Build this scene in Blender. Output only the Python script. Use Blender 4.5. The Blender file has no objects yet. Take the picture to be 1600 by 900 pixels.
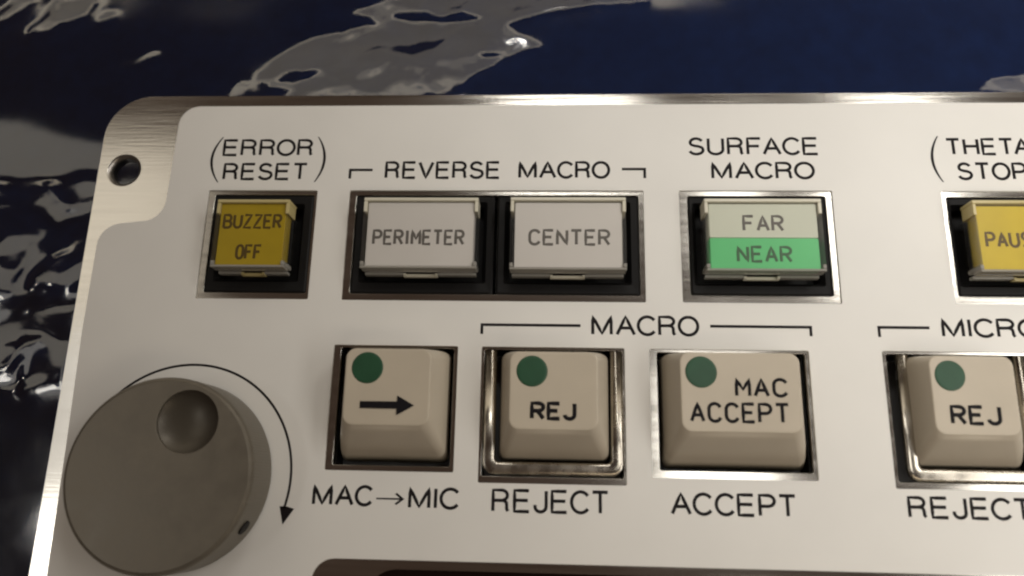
import bpy, bmesh, math, random
import numpy as np
from mathutils import Matrix, Vector

# ------------------------------------------------------------------ camera, world, lamps, added fill lights, exposure
S = 0.001                                   # everything below is measured in millimetres
scn = bpy.context.scene
col = scn.collection

CAM = (82.29, -69.64, 125.07)               # camera above the panel (panel face is z = 0)
cam_d = bpy.data.cameras.new('camera')
cam_d.sensor_width = 36.0
cam_d.lens = 27.0
cam_d.clip_start = 0.005
cam_d.clip_end = 50.0
cam_d.dof.use_dof = True
cam_d.dof.focus_distance = 0.131
cam_d.dof.aperture_fstop = 12.0
cam = bpy.data.objects.new('camera', cam_d)
col.objects.link(cam)
rt, up, bk = (0.99865105, 0.02063167, -0.04764878), (-0.00767082, 0.96622136, 0.25759938), (0.05135397, -0.25688638, 0.96507624)
cam.matrix_world = Matrix(((rt[0], up[0], bk[0], CAM[0] * S), (rt[1], up[1], bk[1], CAM[1] * S), (rt[2], up[2], bk[2], CAM[2] * S), (0, 0, 0, 1)))
scn.camera = cam

world = bpy.data.worlds.new('World')
scn.world = world
world.use_nodes = True
world.node_tree.nodes['Background'].inputs[0].default_value = (1.0, 0.64, 0.46, 1)
world.node_tree.nodes['Background'].inputs[1].default_value = 0.045


def lamp(name, x0, x1, y0, y1, z, radiance, colour=(1.0, 0.965, 0.905), aim=None):
    d = bpy.data.lights.new(name, 'AREA')
    d.shape = 'RECTANGLE'
    d.size, d.size_y = abs(x1 - x0) * S, abs(y1 - y0) * S
    d.energy = radiance * math.pi * d.size * d.size_y
    d.color = colour
    o = bpy.data.objects.new(name, d)
    col.objects.link(o)
    o.location = ((x0 + x1) / 2 * S, (y0 + y1) / 2 * S, z * S)
    return o


lamp('lamp_near', 121.5, 155, -72, -25, 140, 4.2)
lamp('lamp_near_back', 138, 156, 10, 62, 140, 3.6)
lamp('fill_middle', 187, 219, 2, 66, 140, 12.5)  # added light for the face, kept out of the ledge reflections
lamp('fill_top', 62, 112, 46, 68, 140, 11.0)  # added to brighten the upper centre of the face
lamp('fill_front', 90, 200, -180, -135, 140, 2.0, (1.0, 0.84, 0.62))  # warm fill added for the front flanks of the keys
lamp('lamp_right', 223, 290, -170, -5, 140, 4.6)
lamp('lamp_left', -202, -172, -150, -84, 300, 7.5)
lamp('strip_fill_left', -208, -165, -84, 19, 300, 1.1)  # added source, narrow so that only the left steel strip mirrors it
lamp('fill_left_back', -330, -130, 20, 136, 300, 0.8, (1.0, 0.92, 0.78))  # dim source added for the left film and steel corner to reflect
lamp('glint_light_left', -300, -288, -30, -18, 300, 30.0)  # no real bulb: small source added for glints on the left crinkles
WARM = (1.0, 0.89, 0.71)
lamp('film_fill_back', -420, 480, 274, 308, 300, 1.6, WARM)  # added band of light, mirrored as bright rims on the film folds
lamp('film_fill_far_back', -420, 480, 308.5, 350, 300, 0.85, WARM)  # dimmer added band, mirrored inside the film folds
lamp('film_fill_far_back', -420, 480, 350.5, 640, 300, 0.52, WARM)  # last added band behind, dimmer still
lamp('glint_light_back', 60, 72, 388, 400, 301, 30.0)  # small invented source that gives the back folds white glints

scn.view_settings.view_transform = 'Standard'
scn.view_settings.look = 'None'
scn.view_settings.gamma = 1.0
scn.view_settings.exposure = 0.26
scn.render.engine = 'CYCLES'
scn.cycles.use_denoising = True
scn.cycles.max_bounces = 10
scn.cycles.transparent_max_bounces = 16
scn.cycles.filter_width = 2.2
scn.cycles.sample_clamp_indirect = 6.0


# ------------------------------------------------------------------ materials
def new_mat(name):
    m = bpy.data.materials.new(name)
    m.use_nodes = True
    nt = m.node_tree
    return m, nt, nt.nodes['Principled BSDF']


def principled(name, colour, rough=0.5, metal=0.0, spec=0.5, noise=None, var=0.0, vscale=400.0, bump=0.0, bscale=3000.0, stretch=(1, 1, 1), rvar=0.0):
    m, nt, b = new_mat(name)
    b.inputs['Base Color'].default_value = (*colour, 1)
    b.inputs['Roughness'].default_value = rough
    b.inputs['Metallic'].default_value = metal
    b.inputs['Specular IOR Level'].default_value = spec
    tc = nt.nodes.new('ShaderNodeTexCoord')
    geo = nt.nodes.new('ShaderNodeNewGeometry')
    mp = nt.nodes.new('ShaderNodeMapping')
    mp.inputs['Scale'].default_value = stretch
    nt.links.new(geo.outputs['Position'], mp.inputs['Vector'])
    if var > 0:
        n = nt.nodes.new('ShaderNodeTexNoise')
        n.inputs['Scale'].default_value = vscale
        n.inputs['Detail'].default_value = 5
        nt.links.new(mp.outputs[0], n.inputs['Vector'])
        r = nt.nodes.new('ShaderNodeMapRange')
        r.inputs[1].default_value, r.inputs[2].default_value = 0.3, 0.7
        r.inputs[3].default_value, r.inputs[4].default_value = 1 - var, 1 + var
        nt.links.new(n.outputs[0], r.inputs[0])
        mx = nt.nodes.new('ShaderNodeVectorMath')
        mx.operation = 'SCALE'
        mx.inputs[0].default_value = colour
        nt.links.new(r.outputs[0], mx.inputs['Scale'])
        nt.links.new(mx.outputs[0], b.inputs['Base Color'])
        if rvar > 0:
            r2 = nt.nodes.new('ShaderNodeMapRange')
            r2.inputs[1].default_value, r2.inputs[2].default_value = 0.3, 0.7
            r2.inputs[3].default_value, r2.inputs[4].default_value = rough - rvar, rough + rvar
            nt.links.new(n.outputs[0], r2.inputs[0])
            nt.links.new(r2.outputs[0], b.inputs['Roughness'])
    if bump > 0:
        n2 = nt.nodes.new('ShaderNodeTexNoise')
        n2.inputs['Scale'].default_value = bscale
        n2.inputs['Detail'].default_value = 3
        nt.links.new(mp.outputs[0], n2.inputs['Vector'])
        bp = nt.nodes.new('ShaderNodeBump')
        bp.inputs['Strength'].default_value = bump
        bp.inputs['Distance'].default_value = 0.00005
        nt.links.new(n2.outputs[0], bp.inputs['Height'])
        nt.links.new(bp.outputs[0], b.inputs['Normal'])
    return m


M = {}
M['steel'] = principled('brushed_steel', (0.60, 0.58, 0.535), 0.16, 1.0, var=0.08, vscale=900, bump=0.16, bscale=2500, stretch=(0.05, 1, 1), rvar=0.03)
M['steel_dark'] = principled('machined_steel', (0.35, 0.33, 0.30), 0.35, 1.0)
M['chrome'] = principled('polished_frame', (0.47, 0.435, 0.375), 0.26, 1.0, var=0.2, vscale=300, rvar=0.08)
M['overlay'] = principled('white_overlay', (0.735, 0.72, 0.685), 0.42, 0, 0.35, var=0.025, vscale=60, bump=0.10, bscale=2600)
M['ink'] = principled('black_ink', (0.010, 0.008, 0.009), 0.6, 0, 0.15)
M['key'] = principled('beige_key_plastic', (0.49, 0.43, 0.34), 0.42, 0, 0.4, var=0.04, vscale=130, bump=0.18, bscale=2200)
M['key_ink'] = principled('key_ink', (0.007, 0.006, 0.008), 0.6, 0, 0.15)
M['dot'] = principled('green_dot', (0.019, 0.070, 0.034), 0.42, 0, 0.32, var=0.12, vscale=300)
M['knob'] = principled('brown_grey_knob', (0.17, 0.15, 0.118), 0.40, 0.45, 0.5, var=0.09, vscale=300, rvar=0.04, bump=0.2, bscale=1800)
M['dimple'] = principled('knob_dimple_shaded', (0.082, 0.071, 0.055), 0.36, 0.4, 0.4)  # knob colour darkened, painting in the shade of the recess
M['black'] = principled('black_plastic', (0.006, 0.0055, 0.0055), 0.55, 0, 0.2)
M['hollow'] = principled('black_housing', (0.006, 0.005, 0.005), 0.6, 0, 0.2)
M['smoked'] = principled('smoked_window', (0.012, 0.005, 0.004), 0.15, 0, 0.5)
M['yellow'] = principled('yellow_insert', (0.54, 0.405, 0.012), 0.45, 0, 0.3, var=0.05, vscale=200)
M['mustard'] = principled('mustard_insert', (0.43, 0.31, 0.010), 0.45, 0, 0.3, var=0.06, vscale=200)
M['greyw'] = principled('white_insert', (0.655, 0.635, 0.63), 0.5, 0, 0.3, var=0.02, vscale=150)
M['pale'] = principled('pale_green_insert', (0.60, 0.63, 0.55), 0.5, 0, 0.3, var=0.02, vscale=150)
M['green'] = principled('green_insert', (0.12, 0.55, 0.22), 0.45, 0, 0.3, var=0.03, vscale=200)
M['faint'] = principled('grey_print', (0.13, 0.12, 0.113), 0.5, 0, 0.3)
M['faint_y'] = principled('brown_print', (0.10, 0.062, 0.008), 0.5, 0, 0.3)
M['faint_g'] = principled('grey_green_print', (0.055, 0.13, 0.07), 0.5, 0, 0.3)
M['milky'] = principled('lens_edge_lit', (0.62, 0.59, 0.48), 0.22, 0, 0.5)  # light piped into the clear cap's edge, put into a cream colour
M['lit_edge_amber'] = principled('lens_edge_lit_amber', (0.50, 0.42, 0.20), 0.25, 0, 0.5)  # the same painted edge light, amber for the yellow buttons
M['table'] = principled('navy_cover', (0.006, 0.020, 0.078), 0.8, 0, 0.1, var=0.15, vscale=250)
M['chassis'] = principled('grey_chassis', (0.2, 0.2, 0.2), 0.5)


def clear_mat(name, tint, ior, gain, rough, bump=0.0, milk=0.0):
    m, nt, b = new_mat(name)
    nt.nodes.remove(b)
    out = nt.nodes['Material Output']
    tr = nt.nodes.new('ShaderNodeBsdfTransparent')
    tr.inputs[0].default_value = (*tint, 1)
    gl = nt.nodes.new('ShaderNodeBsdfGlossy')
    gl.inputs['Roughness'].default_value = rough
    gl.inputs['Color'].default_value = (1, 1, 1, 1)
    fr = nt.nodes.new('ShaderNodeFresnel')
    fr.inputs[0].default_value = ior
    mu = nt.nodes.new('ShaderNodeMath')
    mu.operation = 'MULTIPLY'
    mu.use_clamp = True
    mu.inputs[1].default_value = gain
    nt.links.new(fr.outputs[0], mu.inputs[0])
    mix = nt.nodes.new('ShaderNodeMixShader')
    nt.links.new(mu.outputs[0], mix.inputs[0])
    base = tr.outputs[0]
    if milk > 0:
        df = nt.nodes.new('ShaderNodeBsdfDiffuse')
        df.inputs[0].default_value = (0.55, 0.53, 0.48, 1)
        m2 = nt.nodes.new('ShaderNodeMixShader')
        m2.inputs[0].default_value = milk
        nt.links.new(tr.outputs[0], m2.inputs[1])
        nt.links.new(df.outputs[0], m2.inputs[2])
        base = m2.outputs[0]
    nt.links.new(base, mix.inputs[1])
    nt.links.new(gl.outputs[0], mix.inputs[2])
    if bump > 0:
        geo = nt.nodes.new('ShaderNodeNewGeometry')
        n = nt.nodes.new('ShaderNodeTexNoise')
        n.inputs['Scale'].default_value = 260
        n.inputs['Detail'].default_value = 6
        n.inputs['Roughness'].default_value = 0.6
        nt.links.new(geo.outputs['Position'], n.inputs['Vector'])
        bp = nt.nodes.new('ShaderNodeBump')
        bp.inputs['Strength'].default_value = bump
        bp.inputs['Distance'].default_value = 0.0002
        nt.links.new(n.outputs[0], bp.inputs['Height'])
        nt.links.new(bp.outputs[0], gl.inputs['Normal'])
    nt.links.new(mix.outputs[0], out.inputs[0])
    return m


M['film'] = clear_mat('clear_plastic_film', (0.94, 0.94, 0.93), 1.5, 1.9, 0.07, 0.05, 0.0)
M['rim_clear'] = clear_mat('clear_lens_edge', (0.75, 0.73, 0.66), 1.45, 1.2, 0.15, 0.0, 0.48)
M['lens'] = clear_mat('clear_lens', (0.97, 0.965, 0.95), 1.35, 0.3, 0.35, 0.0, 0.0)


# ------------------------------------------------------------------ mesh helpers (millimetres in, metres out)
WORLD0 = {}                                  # world origin of every object, in mm


def link(name, me, mat, parent=None, smooth=False, origin=(0, 0, 0)):
    mats = mat if isinstance(mat, (list, tuple)) else [mat]
    for m in mats:
        me.materials.append(m)
    if smooth:
        for p in me.polygons:
            p.use_smooth = True
    o = bpy.data.objects.new(name, me)
    col.objects.link(o)
    if parent is not None:
        o.parent = parent
        po = WORLD0[parent.name]
    else:
        po = (0, 0, 0)
    o.location = [(origin[i] - po[i]) * S for i in range(3)]
    WORLD0[o.name] = tuple(origin)
    return o


def mesh_obj(name, verts, faces, mat, parent=None, smooth=False, mi=None):
    v = np.array(verts, float)
    c = (v.min(0) + v.max(0)) / 2
    c[2] = v[:, 2].min()
    me = bpy.data.meshes.new(name)
    me.from_pydata(((v - c) * S).tolist(), [], faces)
    if mi is not None:
        me.polygons.foreach_set('material_index', mi)
    me.update()
    return link(name, me, mat, parent, smooth, c)


def rrect(x0, x1, y0, y1, r, n=6):
    """rounded rectangle, counter clockwise"""
    pts = []
    r = min(r, abs(x1 - x0) / 2, abs(y1 - y0) / 2)
    for cx, cy, a0 in ((x1 - r, y0 + r, -90), (x1 - r, y1 - r, 0), (x0 + r, y1 - r, 90), (x0 + r, y0 + r, 180)):
        for k in range(n + 1):
            a = math.radians(a0 + 90 * k / n)
            pts.append((cx + r * math.cos(a), cy + r * math.sin(a)))
    return pts


def rrect_fine(x0, x1, y0, y1, r, n=6, m=10):
    p = rrect(x0, x1, y0, y1, r, n)
    out = []
    for k in range(len(p)):
        a, b = p[k], p[(k + 1) % len(p)]
        out.append(a)
        if k % (n + 1) == n:
            out += [(a[0] + (b[0] - a[0]) * j / m, a[1] + (b[1] - a[1]) * j / m) for j in range(1, m)]
    return out


def circle(cx, cy, r, n=48):
    return [(cx + r * math.cos(2 * math.pi * k / n), cy + r * math.sin(2 * math.pi * k / n)) for k in range(n)]


def curve_mesh(splines, z0, z1, bevel=0.0):
    """filled 2-D outline with holes, extruded from z0 to z1"""
    cu = bpy.data.curves.new('tmp', 'CURVE')
    cu.dimensions = '2D'
    cu.fill_mode = 'BOTH'
    cu.extrude = ((z1 - z0) / 2 - bevel) * S
    cu.bevel_depth = bevel * S
    cu.bevel_resolution = 1
    cu.offset = -bevel * S
    for pts in splines:
        sp = cu.splines.new('POLY')
        sp.points.add(len(pts) - 1)
        for p, q in zip(sp.points, pts):
            p.co = (q[0] * S, q[1] * S, 0, 1)
        sp.use_cyclic_u = True
    o = bpy.data.objects.new('tmp', cu)
    col.objects.link(o)
    bpy.context.view_layer.update()
    me = bpy.data.meshes.new_from_object(o.evaluated_get(bpy.context.evaluated_depsgraph_get()))
    bpy.data.objects.remove(o)
    bpy.data.curves.remove(cu)
    return me


def slab(name, splines, z0, z1, mat, parent=None, bevel=0.0):
    me = curve_mesh(splines, z0, z1, bevel)
    n = len(me.vertices)
    v = np.empty(n * 3)
    me.vertices.foreach_get('co', v)
    v = v.reshape(-1, 3)
    c = (v.min(0) + v.max(0)) / 2
    c[2] = 0
    v = v - c
    me.vertices.foreach_set('co', v.ravel())
    me.update()
    me.name = name
    return link(name, me, mat, parent, False, (c[0] / S, c[1] / S, (z0 + z1) / 2))


def loft(rings, cap_top=True, cap_bot=False):
    """rings: list of equally long point lists (x,y,z)"""
    n = len(rings[0])
    v = [p for r in rings for p in r]
    f = []
    for i in range(len(rings) - 1):
        for k in range(n):
            f.append((i * n + k, i * n + (k + 1) % n, (i + 1) * n + (k + 1) % n, (i + 1) * n + k))
    if cap_top:
        f.append(tuple(range((len(rings) - 1) * n, len(rings) * n)))
    if cap_bot:
        f.append(tuple(reversed(range(n))))
    return v, f


def boxes(bl):
    """list of (x0,x1,y0,y1,z0,z1) -> verts, faces"""
    v, f = [], []
    for x0, x1, y0, y1, z0, z1 in bl:
        b = len(v)
        v += [(x0, y0, z0), (x1, y0, z0), (x1, y1, z0), (x0, y1, z0), (x0, y0, z1), (x1, y0, z1), (x1, y1, z1), (x0, y1, z1)]
        f += [tuple(b + i for i in q) for q in ((3, 2, 1, 0), (4, 5, 6, 7), (0, 1, 5, 4), (1, 2, 6, 5), (2, 3, 7, 6), (3, 0, 4, 7))]
    return v, f


def bevelled(name, x0, x1, y0, y1, z0, z1, r, bev, mat, parent, smooth=False):
    rings = [[(x, y, z0) for x, y in rrect(x0, x1, y0, y1, r)],
             [(x, y, z1 - bev) for x, y in rrect(x0, x1, y0, y1, r)],
             [(x, y, z1 - bev * 0.3) for x, y in rrect(x0 + bev * 0.3, x1 - bev * 0.3, y0 + bev * 0.3, y1 - bev * 0.3, r)],
             [(x, y, z1) for x, y in rrect(x0 + bev, x1 - bev, y0 + bev, y1 - bev, max(r - bev, 0.05))]]
    v, f = loft(rings, True, True)
    return mesh_obj(name, v, f, mat, parent, smooth)


# ---- lettering
def arc(cx, cy, rx, ry, a0, a1, n=8):
    return [(cx + rx * math.cos(math.radians(a0 + (a1 - a0) * k / n)), cy + ry * math.sin(math.radians(a0 + (a1 - a0) * k / n))) for k in range(n + 1)]


# round-ended engraving letters on a 0.62 x 1 cell
W_ = 0.62
GLYPH = {
    'A': [[(0, 0), (0.31, 1), (0.62, 0)], [(0.11, 0.34), (0.51, 0.34)]],
    'B': [[(0, 0), (0, 1), (0.36, 1)] + arc(0.36, 0.76, 0.22, 0.24, 90, -90) + [(0, 0.52)], [(0.36, 0.52)] + arc(0.36, 0.26, 0.26, 0.26, 90, -90) + [(0, 0)]],
    'C': [arc(0.32, 0.68, 0.3, 0.32, 20, 180) + arc(0.32, 0.32, 0.3, 0.32, 180, 340)],
    'E': [[(0.56, 1), (0, 1), (0, 0), (0.56, 0)], [(0, 0.52), (0.46, 0.52)]],
    'F': [[(0.56, 1), (0, 1), (0, 0)], [(0, 0.52), (0.46, 0.52)]],
    'I': [[(0.12, 0), (0.12, 1)]],
    'J': [[(0.5, 1), (0.5, 0.26)] + arc(0.25, 0.26, 0.25, 0.26, 0, -180)],
    'M': [[(0, 0), (0, 1), (0.31, 0.38), (0.62, 1), (0.62, 0)]],
    'N': [[(0, 0), (0, 1), (0.58, 0), (0.58, 1)]],
    'O': [arc(0.31, 0.68, 0.29, 0.32, 0, 180) + arc(0.31, 0.32, 0.29, 0.32, 180, 360) + [(0.6, 0.68)]],
    'P': [[(0, 0), (0, 1), (0.32, 1)] + arc(0.32, 0.74, 0.26, 0.26, 90, -90) + [(0, 0.48)]],
    'R': [[(0, 0), (0, 1), (0.32, 1)] + arc(0.32, 0.75, 0.26, 0.25, 90, -90) + [(0, 0.5)], [(0.28, 0.5), (0.58, 0)]],
    'S': [arc(0.3, 0.75, 0.27, 0.25, 30, 270) + arc(0.3, 0.25, 0.28, 0.25, 90, -150)],
    'T': [[(0, 1), (0.62, 1)], [(0.31, 1), (0.31, 0)]],
    'U': [[(0, 1), (0, 0.3)] + arc(0.3, 0.3, 0.3, 0.3, 180, 360) + [(0.6, 1)]],
    'Z': [[(0.02, 1), (0.58, 1), (0, 0), (0.6, 0)]],
}
ADV = {'I': 0.24, 'J': 0.5, 'E': 0.56, 'F': 0.56, 'P': 0.58, 'R': 0.58, 'N': 0.58, 'B': 0.62, 'O': 0.6, 'U': 0.6, 'Z': 0.6}


# plain light grotesque capitals for the panel face: strokes on a cell one cap-height tall
SANS = {
    'A': ([[(0.0, 0), (0.345, 1), (0.69, 0)], [(0.125, 0.36), (0.565, 0.36)]], 0.69),
    'C': ([arc(0.36, 0.5, 0.36, 0.5, 38, 322, 22)], 0.66),
    'E': ([[(0.57, 1), (0, 1), (0, 0), (0.58, 0)], [(0, 0.53), (0.53, 0.53)]], 0.58),
    'F': ([[(0.55, 1), (0, 1), (0, 0)], [(0, 0.51), (0.48, 0.51)]], 0.55),
    'H': ([[(0, 0), (0, 1)], [(0.62, 0), (0.62, 1)], [(0, 0.53), (0.62, 0.53)]], 0.62),
    'I': ([[(0.02, 0), (0.02, 1)]], 0.04),
    'J': ([[(0.44, 1), (0.44, 0.25)] + arc(0.22, 0.25, 0.22, 0.25, 0, -180, 10) + [(0, 0.33)]], 0.44),
    'M': ([[(0, 0), (0, 1), (0.37, 0.04), (0.74, 1), (0.74, 0)]], 0.74),
    'O': ([arc(0.37, 0.5, 0.37, 0.5, 90, 450, 32)], 0.74),
    'P': ([[(0, 0), (0, 1), (0.31, 1)] + arc(0.31, 0.73, 0.25, 0.27, 90, -90, 10) + [(0, 0.46)]], 0.56),
    'R': ([[(0, 0), (0, 1), (0.34, 1)] + arc(0.34, 0.755, 0.23, 0.245, 90, -90, 10) + [(0, 0.51)], [(0.33, 0.51)] + arc(0.36, 0.34, 0.18, 0.17, 80, 0, 6) + [(0.55, 0.1), (0.60, 0)]], 0.60),
    'S': ([arc(0.29, 0.745, 0.255, 0.255, 20, 200, 12) + [(0.09, 0.60), (0.22, 0.535), (0.38, 0.50), (0.50, 0.44)] + arc(0.29, 0.265, 0.29, 0.265, 30, -165, 14)], 0.58),
    'T': ([[(0, 1), (0.6, 1)], [(0.3, 1), (0.3, 0)]], 0.6),
    'U': ([[(0, 1), (0, 0.31)] + arc(0.31, 0.31, 0.31, 0.31, 180, 360, 16) + [(0.62, 1)]], 0.62),
    'V': ([[(0, 1), (0.325, 0), (0.65, 1)]], 0.65),
}
KERN = {'TA': -0.13, 'RE': 0.02, 'FA': -0.10, 'CA': 0.0, 'EV': -0.03, 'VE': -0.02, 'AC': -0.03, 'CT': -0.02, 'RO': -0.01, 'CO': 0, 'PT': -0.04, 'OP': 0.01}


def sans_lines(text, x0, x1, y0, y1, rad):
    w, items = 0.0, []
    for k, ch in enumerate(text):
        items.append((ch, w))
        gap = 0.235 + KERN.get(text[k:k + 2], 0)
        if k + 1 < len(text) and ('O' in text[k:k + 2] or 'C' in text[k:k + 2]):
            gap -= 0.045
        w += SANS[ch][1] + gap
    w = items[-1][1] + SANS[items[-1][0]][1]
    sx, sy = (x1 - x0 - 2 * rad) / w, y1 - y0 - 2 * rad
    return [[(x0 + rad + (off + p[0]) * sx, y0 + rad + p[1] * sy) for p in ln] for ch, off in items for ln in SANS[ch][0]]


def stroke_curve(lines, rad, zfun, flat=0.035):
    cu = bpy.data.curves.new('tmp', 'CURVE')
    cu.dimensions = '3D'
    cu.bevel_depth = rad * S
    cu.bevel_resolution = 2
    cu.use_fill_caps = True
    for ln in lines:
        # extra points so that the stroke follows a dished surface
        pts = [ln[0]]
        for a, b in zip(ln[:-1], ln[1:]):
            if math.dist(a, b) < 1e-5:
                continue
            m = max(1, int(math.dist(a, b) / 0.7))
            pts += [(a[0] + (b[0] - a[0]) * k / m, a[1] + (b[1] - a[1]) * k / m) for k in range(1, m + 1)]
        sp = cu.splines.new('POLY')
        sp.points.add(len(pts) - 1)
        for p, q in zip(sp.points, pts):
            p.co = (q[0] * S, q[1] * S, 0, 1)
    o = bpy.data.objects.new('tmp', cu)
    col.objects.link(o)
    bpy.context.view_layer.update()
    me = bpy.data.meshes.new_from_object(o.evaluated_get(bpy.context.evaluated_depsgraph_get()))
    bpy.data.objects.remove(o)
    bpy.data.curves.remove(cu)
    n = len(me.vertices)
    v = np.empty(n * 3)
    me.vertices.foreach_get('co', v)
    v = v.reshape(-1, 3) / S
    v[:, 2] = v[:, 2] * (flat / rad)
    v[:, 2] += np.array([zfun(x, y) for x, y in v[:, :2]])
    return me, v


def stroke_obj(name, lines, rad, zfun, mat, parent, flat=0.035):
    me, v = stroke_curve(lines, rad, zfun, flat)
    c = (v.min(0) + v.max(0)) / 2
    me.vertices.foreach_set('co', ((v - c) * S).ravel())
    me.update()
    me.name = name
    return link(name, me, mat, parent, True, c)


def stroke_lines(text, x0, x1, y0, y1, gap=0.26, rad=0.2):
    w = 0.0
    items = []
    for k, ch in enumerate(text):
        if ch == ' ':
            w += 0.3
            continue
        items.append((ch, w))
        w += ADV.get(ch, W_) + gap
    w -= gap
    sx = (x1 - x0 - 2 * rad) / w
    sy = (y1 - y0 - 2 * rad)
    out = []
    for ch, off in items:
        for ln in GLYPH[ch]:
            out.append([(x0 + rad + (off + p[0]) * sx, y0 + rad + p[1] * sy) for p in ln])
    return out


# ------------------------------------------------------------------ setting: navy cover under the film
tv, tf = boxes([(-420, 520, -420, 420, -30, -14.2)])
t = mesh_obj('table', tv, tf, M['table'])
t['kind'] = 'structure'
t['label'] = 'dark navy blue covered table top beneath the clear film'

# ------------------------------------------------------------------ the wrinkled clear film
FILM_Z = -13.6
X0, X1, Y0, Y1, ST = -60.0, 200.0, -110.0, 42.0, 0.4
nx, ny = int((X1 - X0) / ST) + 1, int((Y1 - Y0) / ST) + 1
gx = np.linspace(X0, X1, nx)
gy = np.linspace(Y0, Y1, ny)
GX, GY = np.meshgrid(gx, gy)                 # [iy, ix]
rng = np.random.RandomState(5)


def vnoise(scale, seed, ax=1.0, ay=1.0, rot=0.0):
    r = np.random.RandomState(seed)
    lat = r.rand(128, 128)
    c, s = math.cos(rot), math.sin(rot)
    u = (GX * c + GY * s) / scale * ax + 40.3
    w = (-GX * s + GY * c) / scale * ay + 40.7
    iu, iw = np.floor(u).astype(int), np.floor(w).astype(int)
    fu, fw = u - iu, w - iw
    fu = fu * fu * fu * (fu * (fu * 6 - 15) + 10)
    fw = fw * fw * fw * (fw * (fw * 6 - 15) + 10)
    g = lambda a, b: lat[a % 128, b % 128]
    return (g(iw, iu) * (1 - fu) + g(iw, iu + 1) * fu) * (1 - fw) + (g(iw + 1, iu) * (1 - fu) + g(iw + 1, iu + 1) * fu) * fw - 0.5


def inside(poly):
    m = np.zeros(GX.shape, bool)
    j = len(poly) - 1
    wx = GX + 0.9 * vnoise(2.2, 71) + 0.5 * vnoise(0.9, 72)
    wy = GY + 0.9 * vnoise(2.2, 73) + 0.5 * vnoise(0.9, 74)
    for i in range(len(poly)):
        xi, yi = poly[i]
        xj, yj = poly[j]
        if yi != yj:
            m ^= ((yi > wy) != (yj > wy)) & (wx < (xj - xi) * (wy - yi) / (yj - yi) + xi)
        j = i
    return m.astype(float)


def blur(a, s):
    r = int(3 * s / ST) + 1
    k = np.exp(-0.5 * (np.arange(-r, r + 1) * ST / s) ** 2)
    k /= k.sum()
    p = np.pad(a, ((r, r), (0, 0)), 'edge')
    a = sum(k[i] * p[i:i + a.shape[0]] for i in range(2 * r + 1))
    p = np.pad(a, ((0, 0), (r, r)), 'edge')
    return sum(k[i] * p[:, i:i + a.shape[1]] for i in range(2 * r + 1))


FOLDS = {
    'A': [(40.2, 25.9), (43.7, 27.0), (46.7, 28.9), (64.2, 31.8), (84.7, 31.5), (104.9, 30.0), (99.8, 27.0), (89.8, 26.1), (77.2, 23.7), (73.2, 22.3), (75.2, 19.1), (79.8, 16.5), (75.3, 14.9), (70.9, 12.1), (65.1, 7.5), (64.2, 4.5), (50.4, 3.5), (29.2, 4.7), (24.7, 8.6), (22.4, 11.4), (26.6, 14.8), (30.9, 19.0), (35.4, 20.4), (39.0, 20.9), (41.5, 22.1), (45.0, 22.9), (42.8, 25.0)],
    'S1': [(-35.9, 26.1), (-31.8, 30.0), (-27.4, 29.9), (-30.6, 26.1), (-35.1, 22.5)],
    'S2': [(-28.0, 21.7), (-25.1, 25.0), (-24.0, 28.4), (-22.5, 29.9), (-20.5, 28.4), (-19.0, 29.8), (-14.2, 29.8), (-16.0, 25.4), (-20.0, 23.1), (-23.5, 21.0), (-26.5, 20.8)],
    'S3': [(-13.1, 24.7), (-11.5, 26.6), (-9.6, 25.8), (-10.3, 24.4), (-12.5, 23.8)],
    'S4': [(-7.6, 12.7), (-5.3, 14.4), (-2.0, 15.1), (-0.1, 16.6), (1.4, 16.2), (1.4, 15.3), (-1.9, 14.4), (-5.1, 13.3)],
    'S5': [(16.8, 5.6), (18.9, 8.6), (20.8, 8.5), (20.9, 6.1), (18.5, 5.2)],
    'R': [(162.1, 6.0), (166.1, 8.6), (169.8, 9.5), (177.9, 10.8), (176.8, 4.3)],
}
HOLES = {
    'i1': [(49.2, 25.8), (53.1, 26.3), (56.7, 26.0), (59.4, 23.9), (58.9, 22.9), (54.2, 24.0), (51.7, 24.0)],
    'i2': [(59.4, 23.9), (61.8, 25.6), (65.4, 25.4), (68.8, 23.8), (64.5, 22.8), (60.4, 22.9)],
    'i3': [(66.3, 15.4), (72.3, 14.8), (72.6, 13.9), (68.8, 13.6)],
    'i4': [(26.7, 8.8), (29.5, 11.8), (35.5, 10.8), (33.8, 9.1), (29.8, 8.3)],
}
CRINKLE = {
    'L': [(-60, -12.1), (-27.4, -11.7), (-21.0, -11.1), (-14.9, -12.2), (-11.1, -11.1), (-3.9, -11.6), (-3.0, -16.9), (-7.6, -16.5), (-13.0, -19.0), (-16.7, -23.6), (-18.2, -29.4), (-20.2, -35.2), (-60, -37.7)],
    'L2': [(-16.0, -30.7), (-13.3, -28.1), (-10.4, -26.8), (-7.4, -21.6), (-3.9, -19.6), (-4.4, -32.5), (-10.3, -34.5), (-16.7, -33.9)],
    'L3': [(-60, -47.0), (-17.1, -45.0), (-13.8, -42.6), (-7.1, -45.5), (-6.0, -52.1), (-11.8, -53.6), (-60, -52.3)],
}
GLINT = {
    'w1': [(-60, -35.5), (-15.1, -35.6), (-6.3, -36.1), (-6.1, -37.0), (-14.8, -37.6), (-60, -37.5)],
    'w2': [(-24.5, -51.4), (-18.6, -50.1), (-15.5, -48.2), (-15.1, -52.7), (-24.0, -53.8)],
}
fold = np.zeros(GX.shape)
for p in FOLDS.values():
    fold = np.maximum(fold, inside(p))
for p in HOLES.values():
    fold = fold * (1 - inside(p))
crk = np.zeros(GX.shape)
for p in CRINKLE.values():
    crk = np.maximum(crk, inside(p))
gli = np.zeros(GX.shape)
for p in GLINT.values():
    gli = np.maximum(gli, inside(p))
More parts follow.
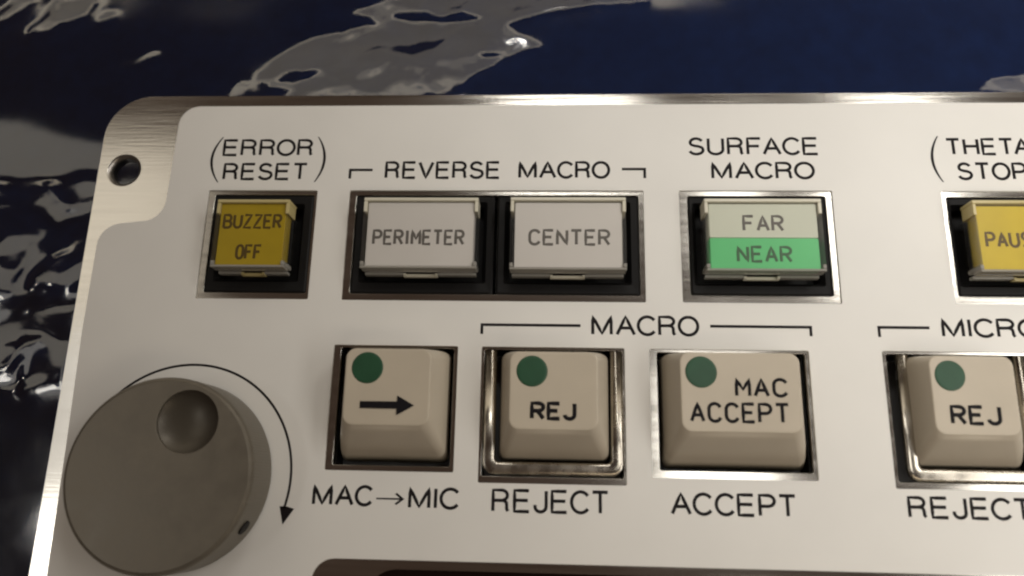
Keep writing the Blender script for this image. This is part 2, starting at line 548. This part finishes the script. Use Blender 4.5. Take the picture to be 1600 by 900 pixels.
fs, fl = blur(fold, 0.55), blur(fold, 2.6)
slope = 0.10 * fs + 0.10 * fs * np.clip(fl * 1.8 - 0.75, 0, 1) * (1 + 0.9 * vnoise(7, 3) + 0.9 * vnoise(3, 4, 1, 1, 0.6) + 0.5 * vnoise(1.5, 6, 1, 1, 0.3))
cs = blur(crk, 0.6)
slope += cs * (0.10 + 0.32 * vnoise(9, 8, 1, 1, 0.5) + 0.12 * vnoise(3.4, 9))
gb = blur(gli, 0.5)
slope = slope * (1 - gb) - gb * np.where(GY > -43, 0.18, 0.13)
# height of the sheet whose slope comes closest to that (least squares, solved with an FFT)
pad = 80
gp = np.pad(-slope, pad)
gpx = np.pad(-0.065 * gb, pad)
ky = np.fft.fftfreq(gp.shape[0], ST)[:, None] * 2 * math.pi
kx = np.fft.fftfreq(gp.shape[1], ST)[None, :] * 2 * math.pi
k2_ = kx ** 2 + ky ** 2
k2_[0, 0] = 1
hh = np.fft.ifft2(-1j * (ky * np.fft.fft2(gp) + kx * np.fft.fft2(gpx)) / k2_).real
h = hh[pad:-pad, pad:-pad] * 1.35
# sharp creases inside the lifted areas


def ridge(scale, seed, rot):
    return 1 - 2 * np.abs(vnoise(scale, seed, 1, 1.8, rot) + 0.4 * vnoise(scale * 0.45, seed + 50, 1, 1, rot))


h += fs * (0.16 * ridge(10, 41, 0.5) + 0.025 * ridge(4, 42, 0.9))
h += cs * (1 - gb) * (0.35 * ridge(12, 43, 0.8) + 0.03 * ridge(5, 44, 0.2))
left = 1 / (1 + np.exp((GX - 2) / 2.5)) * (1 / (1 + np.exp((GY + 8) / 2.0)))
h += 0.25 * vnoise(22, 21) + 0.08 * vnoise(9, 22)
left *= 0.12 + 0.88 / (1 + np.exp(-(GY + 57) / 2.5))
left *= 1 - 0.85 * blur(gli, 1.2)
h += left * (1.0 * vnoise(15, 31, 1, 1, 0.4) + 0.35 * vnoise(8, 32, 1, 1, 1.0) + 0.18 * (ridge(13, 45, 0.3) - 0.5))
h = h - h.min()
h = np.minimum(h, 6.0 + 0.1 * h)
under = 1 / (1 + np.exp(-(GX - 10) / 1.2)) * (1 / (1 + np.exp((GY + 10) / 1.2)))
h = h * (1 - under)
fv = np.stack([GX, GY, FILM_Z + h], -1).reshape(-1, 3)
idx = np.arange(nx * ny).reshape(ny, nx)
ff = np.stack([idx[:-1, :-1], idx[:-1, 1:], idx[1:, 1:], idx[1:, :-1]], -1).reshape(-1, 4)
film = mesh_obj('plastic_film', fv, ff.tolist(), M['film'], None, True)
film['label'] = 'wrinkled glossy clear plastic sheet spread under the control panel'
film['category'] = 'plastic sheet'

# ------------------------------------------------------------------ the control panel
root = bpy.data.objects.new('control_panel', None)
col.objects.link(root)
root.location = (0.13, -0.07, -12.9 * S)
WORLD0[root.name] = (130, -70, -12.9)
root['label'] = 'white-faced machine control panel with buttons, beige keys and a dial'
root['category'] = 'control panel'

PR, PB = 262.0, -140.0                       # right and bottom end of the plate
Z_PL = -0.30                                 # steel face; the overlay face is z = 0

# cut-outs: overlay opening, then the smaller opening in the steel
OV = {
    'buzzer': (21.16, 40.82, -38.60, -18.74), 'reverse': (46.57, 98.02, -38.65, -18.72),
    'surface': (104.10, 130.03, -38.60, -18.70), 'pause': (148.2, 174.1, -38.45, -18.75),
    'k1': (46.02, 66.88, -66.80, -46.40), 'k2': (70.82, 94.32, -68.30, -46.42),
    'k3': (98.35, 124.0, -67.0, -46.50), 'k4': (135.6, 159.2, -67.9, -46.40),
}
ST_ = {
    'buzzer': (22.35, 40.30, -37.45, -19.50), 'reverse': (47.85, 97.20, -37.45, -19.55),
    'surface': (105.55, 128.95, -37.30, -19.60), 'pause': (149.0, 173.0, -37.15, -19.75),
    'k1': (47.25, 66.25, -65.95, -46.75), 'k2': (71.3, 93.95, -67.25, -46.85),
    'k3': (99.60, 123.45, -65.85, -47.0), 'k4': (136.3, 158.6, -66.95, -46.85),
}
SLOT_O = rrect(45.3, 205, -112, -80.2, 3.6, 8)
SLOT_I = rrect(54.0, 201, -109, -81.6, 4.6, 8)


def notched_outline():
    pts = [(PR - 3, PB + 3), (PR - 3, -2.2)]
    pts += [(17.6 + 3.7 * math.cos(a), -5.95 + 3.75 * math.sin(a)) for a in np.linspace(math.pi / 2, math.pi, 10)]
    pts += [(13.62, -20.3)]
    pts += [(9.7 + 3.9 * math.cos(a), -20.6 - 4.0 * math.sin(a)) for a in np.linspace(0.1, math.pi / 2, 9)]
    pts += [(6.4 + 4.15 * math.cos(a), -29.0 + 4.0 * math.sin(a)) for a in np.linspace(math.pi / 2 + 0.1, math.pi, 9)]
    pts += [(2.2, -44.8), (2.75, -64.0), (3.1, -84.0), (3.9, PB + 3)]
    return pts


plate_outline = [(PR, PB), (PR, 0.05)] + [(8.4 + 8.4 * math.cos(a), -8.35 + 8.4 * math.sin(a)) for a in np.linspace(math.pi / 2, math.pi, 16)] + [(0, PB)]
plate = slab('plate', [plate_outline] + [rrect(*v, 0.35, 3) for v in ST_.values()] + [SLOT_I, circle(4.85, -14.75, 3.1)], Z_PL - 2.4, Z_PL, M['steel'], root, 0.05)
plate['label'] = 'brushed bare steel backing plate with rounded corner'
overlay = slab('overlay', [notched_outline()] + [rrect(*v, 0.25, 3) for v in OV.values()] + [SLOT_O], Z_PL + 0.004, 0.0, M['overlay'], root, 0.05)
overlay['label'] = 'white laminated face sheet with a notched corner'

# countersunk mounting hole
rings = []
for r, z in ((3.1, Z_PL - 0.02), (2.95, Z_PL - 0.10), (2.5, Z_PL - 0.55), (2.5, Z_PL - 2.3), (3.1, Z_PL - 2.3)):
    rings.append([(x, y, z) for x, y in circle(4.85, -14.75, r)])
v, f = loft(rings, False)
mesh_obj('mounting_hole', v, f, M['steel_dark'], root, True)

# chassis under the plate, set in from the edge
v, f = boxes([(18, PR - 18, PB + 16, -16, -12.9, Z_PL - 6.5)])
mesh_obj('chassis', v, f, M['chassis'], root)

# smoked display window low down
v, f = boxes([(52.5, 203, -111, -80.9, Z_PL - 4.2, Z_PL - 2.45)])
dw = mesh_obj('display_window', v, f, M['smoked'], root)
dw['label'] = 'dark display window cut off by the lower edge'

# ---- printed legends on the face
ZI = 0.012


def legend(body, x0, x1, y0, y1, label=None):
    o = stroke_obj('printed_legend', sans_lines(body, x0, x1, y0, y1, 0.265), 0.265, lambda x, y: 0.0, M['ink'], root, 0.012)
    o['label'] = label or ('black printed word ' + body)
    return o


def ink_shape(name, outlines, label=None):
    o = slab(name, outlines, ZI - 0.006, ZI, M['ink'], root)
    if label:
        o['label'] = label
    return o


legend('ERROR', 22.75, 39.35, -12.2, -8.8, 'black printed word ERROR above the yellow buzzer button')
legend('RESET', 23.3, 38.75, -16.85, -13.45, 'black printed word RESET above the yellow buzzer button')
legend('REVERSE', 52.6, 73.2, -16.6, -13.15, 'black printed word REVERSE')
legend('MACRO', 76.3, 92.4, -16.55, -13.15, 'black printed word MACRO beside REVERSE')
legend('SURFACE', 106.0, 128.5, -12.15, -8.65, 'black printed word SURFACE above the green button')
legend('MACRO', 109.8, 127.5, -16.65, -13.3, 'black printed word MACRO under SURFACE')
legend('THETA', 149.9, 164.2, -12.2, -8.9, 'black printed word THETA cut off by the right edge')
legend('STOP', 151.3, 162.9, -16.8, -13.45, 'black printed word STOP cut off by the right edge')
legend('MACRO', 88.9, 106.65, -44.4, -40.85, 'black printed word MACRO above the reject and accept keys')
legend('MICRO', 145.4, 161.0, -44.1, -40.8, 'black printed word MICRO at the right edge')
legend('MAC', 44.5, 54.3, -72.35, -69.0, 'black printed word MAC under the arrow key')
legend('MIC', 59.9, 68.1, -72.55, -69.1, 'black printed word MIC under the arrow key')
legend('REJECT', 73.1, 91.6, -72.8, -69.1, 'black printed word REJECT under the left reject key')
legend('ACCEPT', 101.0, 120.4, -72.6, -69.05, 'black printed word ACCEPT')
legend('REJECT', 137.0, 155.6, -72.3, -68.9, 'black printed word REJECT at the right edge')


def paren(x_tip, x_mid, y0, y1, w):
    """a bracket bulging towards x_mid"""
    n = 14
    a, b = [], []
    for k in range(n + 1):
        t_ = k / n
        y = y0 + (y1 - y0) * t_
        q = 1 - (2 * t_ - 1) ** 2
        x = x_tip + (x_mid - x_tip) * q
        ww = w * (0.55 + 0.6 * q)
        a.append((x - ww / 2, y))
        b.append((x + ww / 2, y))
    return a + b[::-1]


ink_shape('printed_bracket', [paren(22.6, 20.95, -17.25, -8.4, 0.42)])
ink_shape('printed_bracket', [paren(40.1, 41.55, -17.15, -8.4, 0.42)])
ink_shape('printed_bracket', [paren(148.8, 147.45, -17.1, -8.55, 0.42)])
lw = 0.48


def corner_line(x_open, x_tick, y, y_tick):
    s = 1 if x_open > x_tick else -1
    return [(x_open, y + lw / 2), (x_tick - s * lw / 2, y + lw / 2), (x_tick - s * lw / 2, y_tick), (x_tick + s * lw / 2, y_tick), (x_tick + s * lw / 2, y - lw / 2), (x_open, y - lw / 2)]


for a in ((50.4, 46.4, -14.85, -16.5), (94.4, 98.35, -14.7, -16.4), (87.15, 70.75, -42.72, -44.3), (108.4, 124.6, -42.6, -44.1), (143.55, 135.5, -42.5, -44.1)):
    ink_shape('printed_guide_line', [corner_line(*a)])
# arrow MAC -> MIC
ya = -71.05
ink_shape('printed_arrow', [[(54.8, ya + 0.13), (58.55, ya + 0.13), (57.75, ya + 0.72), (58.05, ya + 0.95), (59.3, ya), (58.05, ya - 0.95), (57.75, ya - 0.72), (58.55, ya - 0.13), (54.8, ya - 0.13)]])
# turning arrow round the dial
KC = (22.75, -68.1)
A0, A1, RA = math.radians(138), math.radians(-15.5), 18.0
outer = [(KC[0] + (RA + 0.2) * math.cos(a), KC[1] + (RA + 0.2) * math.sin(a)) for a in np.linspace(A0, A1, 60)]
inner = [(KC[0] + (RA - 0.2) * math.cos(a), KC[1] + (RA - 0.2) * math.sin(a)) for a in np.linspace(A1, A0, 60)]
o = ink_shape('printed_dial_arrow', [outer + inner, [(39.35, -72.55), (40.1, -75.35), (41.75, -72.9), (40.5, -72.55)]], 'black curved arrow printed round the dial')

# ---- push buttons with clear caps
CAPZ = 4.0


def push_button(label, hole, cap, inserts, texts, amber=False):
    """cap = x0,x1,y0,y1 of the clear cap; inserts = [(x0,x1,y0,y1,material)]; texts = [(word, box, material)]"""
    hx0, hx1, hy0, hy1 = hole
    g = 0.06
    x0, x1, y0, y1 = cap
    e = 0.5
    o0, o1, o2, o3 = hx0 + g, hx1 - g, hy0 + g, hy1 - g
    rings = []
    for (a, b, c, d, z, r) in ((o0, o1, o2, o3, -9.0, 0.3), (o0, o1, o2, o3, -0.55, 0.3), (o0 + 0.35, o1 - 0.35, o2 + 0.35, o3 - 0.35, -0.30, 0.3),
                               (x0 - e - 0.7, x1 + e + 0.7, y0 - e - 0.9, y1 + e + 0.35, -0.40, 0.4),
                               (x0 - e, x1 + e, y0 - e - 0.2, y1 + e * 0.5, -1.6, 0.4), (x0 - e, x1 + e, y0 - e - 0.2, y1 + e * 0.5, -4.0, 0.4)):
        rings.append([(x, y, z) for x, y in rrect(a, b, c, d, r, 3)])
    v, f = loft(rings, True, True)
    b = mesh_obj('push_button', v, f, M['black'], root)
    b['label'] = label
    for (a, bb, c, d, m) in inserts:
        bevelled('insert', a, bb, c, d, 0.8, CAPZ - 0.55, 0.25, 0.12, m, b)
    mk = M['lit_edge_amber'] if amber else M['milky']
    # clear cap: top sheet and thin sides
    tk = 0.45
    bl = [(x0 + tk, x1 - tk, y0 + tk, y1 - tk, CAPZ - 0.40, CAPZ - 0.02),
          (x0 + 0.05, x0 + tk, y0 + 1.2, y1 - 2.6, -0.2, CAPZ - 0.05), (x1 - tk, x1 - 0.05, y0 + 1.2, y1 - 2.6, -0.2, CAPZ - 0.05)]
    v, f = boxes(bl)
    mesh_obj('lens', v, f, M['lens'], b)
    # cap edge bars; the upper ones carry caught light in their colour
    top = 0.62
    bl = [(x0, x1, y1 - top, y1, 0.4, CAPZ), (x0, x0 + 0.62, y1 - 2.6, y1 - top - 0.002, 0.6, CAPZ), (x1 - 0.62, x1, y1 - 2.6, y1 - top - 0.002, 0.6, CAPZ),
          (x0, x1, y0, y0 + 0.42, 1.6, CAPZ - 0.002), (x0, x0 + 0.6, y0 + 0.422, y0 + 1.2, 0.2, CAPZ - 0.01), (x1 - 0.6, x1, y0 + 0.422, y0 + 1.2, 0.2, CAPZ - 0.01)]
    rg = []
    for k, q in enumerate(bl):
        rr = [[(x, y, q[4]) for x, y in rrect(q[0], q[1], q[2], q[3], 0.14, 2)], [(x, y, q[5] - 0.14) for x, y in rrect(q[0], q[1], q[2], q[3], 0.14, 2)],
              [(x, y, q[5]) for x, y in rrect(q[0] + 0.1, q[1] - 0.1, q[2] + 0.1, q[3] - 0.1, 0.08, 2)]]
        vv, f_ = loft(rr, True, True)
        rg.append((vv, f_))
    v, f, mi = [], [], []
    for k, (vv, f_) in enumerate(rg):
        off = len(v)
        v += vv
        f += [tuple(i + off for i in q) for q in f_]
        mi += [0 if k < 3 else 1] * len(f_)
    mesh_obj('lens_rim', v, f, [mk, M['rim_clear']], b, mi=mi)
    # lower skirt and clip
    xm = (x0 + x1) / 2
    cw = min(2.9, (x1 - x0) * 0.16)
    bl = [(x0 + 0.3, xm - cw - 0.05, y0 - 0.34, y0 + 0.1, -0.3, 0.9), (xm + cw + 0.05, x1 - 0.3, y0 - 0.34, y0 + 0.1, -0.3, 0.9)]
    v, f = boxes(bl)
    mesh_obj('lens_skirt', v, f, M['rim_clear'], b)
    v, f = boxes([(xm - cw, xm + cw, y0 - 0.55, y0 - 0.05, -0.2, 0.45), (xm - cw, xm - cw + 0.4, y0 - 0.50, y0 - 0.06, 0.452, 1.0), (xm + cw - 0.4, xm + cw, y0 - 0.50, y0 - 0.06, 0.452, 1.0)])
    mesh_obj('clip', v, f, mk, b)
    for (word, box, m) in texts:
        rad = 0.245
        stroke_obj('legend', stroke_lines(word, *box, rad=rad), rad, lambda x, y: CAPZ - 0.545, m, b)
    return b


push_button('yellow push button reading BUZZER OFF', ST_['buzzer'], (24.9, 37.5, -34.1, -22.0),
            [(25.5, 36.9, -33.85, -22.6, M['mustard'])], [('BUZZER', (26.0, 36.35, -27.2, -24.45), M['faint_y']), ('OFF', (28.75, 33.4, -32.7, -29.9), M['faint_y'])], True)
r_ = ST_['reverse']
push_button('white push button reading PERIMETER', (r_[0], 72.35, r_[2], r_[3]), (50.35, 69.85, -34.1, -21.6),
            [(51.05, 69.15, -33.9, -22.3, M['greyw'])], [('PERIMETER', (52.05, 67.7, -30.0, -27.15), M['faint'])])
push_button('white push button reading CENTER', (72.75, r_[1], r_[2], r_[3]), (75.3, 94.6, -34.2, -21.5),
            [(76.05, 93.95, -33.95, -22.3, M['greyw'])], [('CENTER', (78.3, 92.0, -29.95, -27.0), M['faint'])])
push_button('push button half pale half green reading FAR NEAR', ST_['surface'], (107.5, 126.65, -34.2, -21.7),
            [(108.25, 125.9, -28.40, -22.45, M['pale']), (108.25, 125.9, -33.95, -28.43, M['green'])],
            [('FAR', (113.7, 120.5, -27.35, -24.4), M['faint']), ('NEAR', (112.5, 121.5, -32.7, -29.75), M['faint_g'])])
push_button('yellow push button reading PAUSE at the right edge', ST_['pause'], (150.75, 170.0, -34.1, -21.9),
            [(151.4, 169.3, -33.9, -22.75, M['yellow'])], [('PAUSE', (152.3, 161.5, -29.95, -27.15), M['faint_y'])], True)


# ---- key switches
def keycap(label, base, top, ztop, dish=0.28, tilt=0.02):
    bx0, bx1, by0, by1 = base
    tx0, tx1, ty0, ty1 = top
    cx, cy = (tx0 + tx1) / 2, (ty0 + ty1) / 2
    hw = (tx1 - tx0) / 2

    def zt(x, y):
        return ztop - dish * max(0.0, 1 - ((x - cx) / hw) ** 2) + tilt * (y - cy)
    rings = []
    N = 8
    zb = -3.2
    for t_, rr in ((0.0, 1.2), (0.25, 1.3), (0.55, 1.45), (0.85, 1.6), (0.95, 1.6)):
        s_ = t_ ** 1.08
        a0, a1 = bx0 + (tx0 - bx0) * s_, bx1 + (tx1 - bx1) * s_
        b0, b1 = by0 + (ty0 - by0) * s_, by1 + (ty1 - by1) * s_
        # flanks bow slightly outwards
        bow = 0.2 * math.sin(math.pi * t_)
        rings.append([(x, y, zb + (ztop - 0.12 - zb) * t_) for x, y in rrect_fine(a0 - bow, a1 + bow, b0 - bow, b1 + bow * 0.4, rr, N)])
    for ins, dz in ((0.0, -0.16), (0.05, -0.06), (0.16, -0.01), (0.32, 0.0)):
        rings.append([(x, y, zt(x, y) + dz) for x, y in rrect_fine(tx0 + ins, tx1 - ins, ty0 + ins, ty1 - ins, 1.6 - ins * 0.5, N)])
    ncap = len(rings[-1])
    last = rings[-1]
    for k in (0.9, 0.8, 0.7, 0.6, 0.5, 0.4, 0.3, 0.2, 0.1, 0.03):
        rings.append([(cx + (x - cx) * k, cy + (y - cy) * k, zt(cx + (x - cx) * k, cy + (y - cy) * k)) for x, y, z in last])
    v, f = loft(rings, True, True)
    o = mesh_obj('key', v, f, M['key'], root, True)
    o['label'] = label
    return o, zt


def dot(key, cx, cy, r, zt):
    rings = []
    for rr, dz in ((1.0, 0.0), (0.99, 0.05), (0.94, 0.09), (0.8, 0.10), (0.5, 0.11), (0.15, 0.115)):
        rings.append([(x, y, zt(x, y) + dz) for x, y in circle(cx, cy, r * rr, 36)])
    v, f = loft(rings, True)
    return mesh_obj('dot', v, f, M['dot'], key, True)


def key_text(key, word, box, rad, zt, gap=0.26):
    return stroke_obj('legend', stroke_lines(word, *box, gap=gap, rad=rad), rad, lambda x, y: zt(x, y) + 0.02, M['key_ink'], key)


def well(name, hole, parent):
    """dark open box behind the opening"""
    x0, x1, y0, y1 = hole
    z0 = -7.0
    v = [(x0, y0, z0), (x1, y0, z0), (x1, y1, z0), (x0, y1, z0), (x0, y0, Z_PL - 2.42), (x1, y0, Z_PL - 2.42), (x1, y1, Z_PL - 2.42), (x0, y1, Z_PL - 2.42)]
    f = [(0, 1, 2, 3), (0, 4, 5, 1), (1, 5, 6, 2), (2, 6, 7, 3), (3, 7, 4, 0)]
    return mesh_obj(name, v, f, M['hollow'], parent)


def wire_frame(x0, x1, y0, y1, w, z, key):
    """polished rounded metal collar round a key"""
    prof = []
    n = 16
    for k in range(n):
        a = 2 * math.pi * k / n
        c_, s_ = math.cos(a), math.sin(a)
        prof.append((math.copysign(abs(c_) ** 0.6, c_) * w / 2, math.copysign(abs(s_) ** 0.6, s_) * w / 3.2))
    rings = []
    for (d, dz) in prof + prof[:1]:
        q = w / 2 - d
        rings.append([(x, min(y, -46.95), z + dz) for x, y in rrect(x0 + q, x1 - q, y0 + q, y1 - q, 1.9 - q * 0.6, 6)])
    # upright skirt below the rounded lip
    v, f = loft(rings, False)
    return mesh_obj('collar', v, f, M['chrome'], key, True)


for n_ in ('k1', 'k2', 'k3', 'k4'):
    well('switch_well', ST_[n_], root)

k1, z1 = keycap('beige key with green dot and black arrow', (47.9, 65.7, -65.25, -47.0), (49.9, 63.5, -60.1, -48.0), 6.0)
dot(k1, 53.37, -51.1, 2.5, z1)
ar = slab('legend', [[(52.5, -57.45), (58.35, -57.45), (58.35, -58.45), (61.1, -56.92), (58.35, -55.4), (58.35, -56.35), (52.5, -56.35)]], 5.77, 5.80, M['key_ink'], k1)
k2, z2 = keycap('left beige key with green dot reading REJ', (73.9, 92.0, -65.0, -47.0), (75.85, 89.6, -60.35, -48.2), 6.0)
dot(k2, 79.36, -51.3, 2.45, z2)
key_text(k2, 'REJ', (79.1, 86.3, -58.9, -55.95), 0.32, z2)
wire_frame(71.4, 94.0, -66.95, -44.0, 2.0, -1.0, k2)
k3, z3 = keycap('wide beige key with green dot reading MAC ACCEPT', (100.2, 122.95, -65.4, -46.95), (102.2, 120.4, -60.25, -48.0), 6.0)
dot(k3, 105.45, -51.1, 2.45, z3)
key_text(k3, 'MAC', (110.5, 118.55, -54.9, -51.85), 0.26, z3)
key_text(k3, 'ACCEPT', (103.5, 118.6, -58.85, -55.65), 0.26, z3)
k4, z4 = keycap('beige key with green dot reading REJ at the right edge', (139.2, 156.6, -64.95, -47.0), (140.3, 152.9, -60.0, -47.9), 5.0)
dot(k4, 143.33, -51.0, 2.35, z4)
key_text(k4, 'REJ', (142.7, 150.3, -58.5, -55.4), 0.30, z4)
wire_frame(137.9, 158.4, -66.8, -44.0, 2.0, -1.0, k4)

# ---- dial knob with finger dimple
KR, KH = 14.75, 8.0
DC, DR = (26.4, -60.15), 4.85
NT = 210


def knurl(r, z, amp):
    out = []
    for k in range(NT * 4):
        a = 2 * math.pi * k / (NT * 4)
        rr = r + amp * (math.cos(k * math.pi / 2))
        out.append((KC[0] + rr * math.cos(a), KC[1] + rr * math.sin(a), z))
    return out


rings = [knurl(KR + 0.15, 0.35, 0.0), knurl(KR + 0.15, 0.7, 0.012), knurl(KR + 0.05, KH - 0.9, 0.025), knurl(KR, KH - 0.45, 0.05), knurl(KR - 0.22, KH - 0.12, 0.02), knurl(KR - 0.55, KH, 0.0)]
v, f = loft(rings, False)
knob = mesh_obj('dial_knob', v, f, M['knob'], root, False)
knob['label'] = 'round brown-grey dial knob with a finger dimple'
top = slab('top_face', [circle(KC[0], KC[1], KR - 0.55, 120), circle(DC[0], DC[1], DR, 64)], KH - 0.8, KH + 0.001, M['knob'], knob, 0.06)
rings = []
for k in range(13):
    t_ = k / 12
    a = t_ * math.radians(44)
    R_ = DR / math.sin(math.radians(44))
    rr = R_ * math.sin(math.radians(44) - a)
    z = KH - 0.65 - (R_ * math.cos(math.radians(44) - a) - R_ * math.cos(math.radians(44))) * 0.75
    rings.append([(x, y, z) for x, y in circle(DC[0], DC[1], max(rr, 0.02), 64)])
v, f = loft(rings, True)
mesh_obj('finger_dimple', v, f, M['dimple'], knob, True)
# dark plug on the flank, painting in the shade of a set screw hole
ang = math.radians(-31)
ux, uy = math.cos(ang), math.sin(ang)
ri, ro = [], []
for k in range(24):
    a = 2 * math.pi * k / 24
    t1, t2 = 1.15 * math.cos(a), 1.15 * math.sin(a)
    px, py = KC[0] - uy * t1, KC[1] + ux * t1
    rr = math.sqrt((KR + 0.30) ** 2 - t1 * t1)
    ro.append((px + ux * rr, py + uy * rr, 4.0 + t2))
    ri.append((px + ux * (rr - 1.5), py + uy * (rr - 1.5), 4.0 + t2))
v, f = loft([ro, ri], False)
f.append(tuple(range(24)))
mesh_obj('set_screw_hole_shade', v, f, M['hollow'], knob)
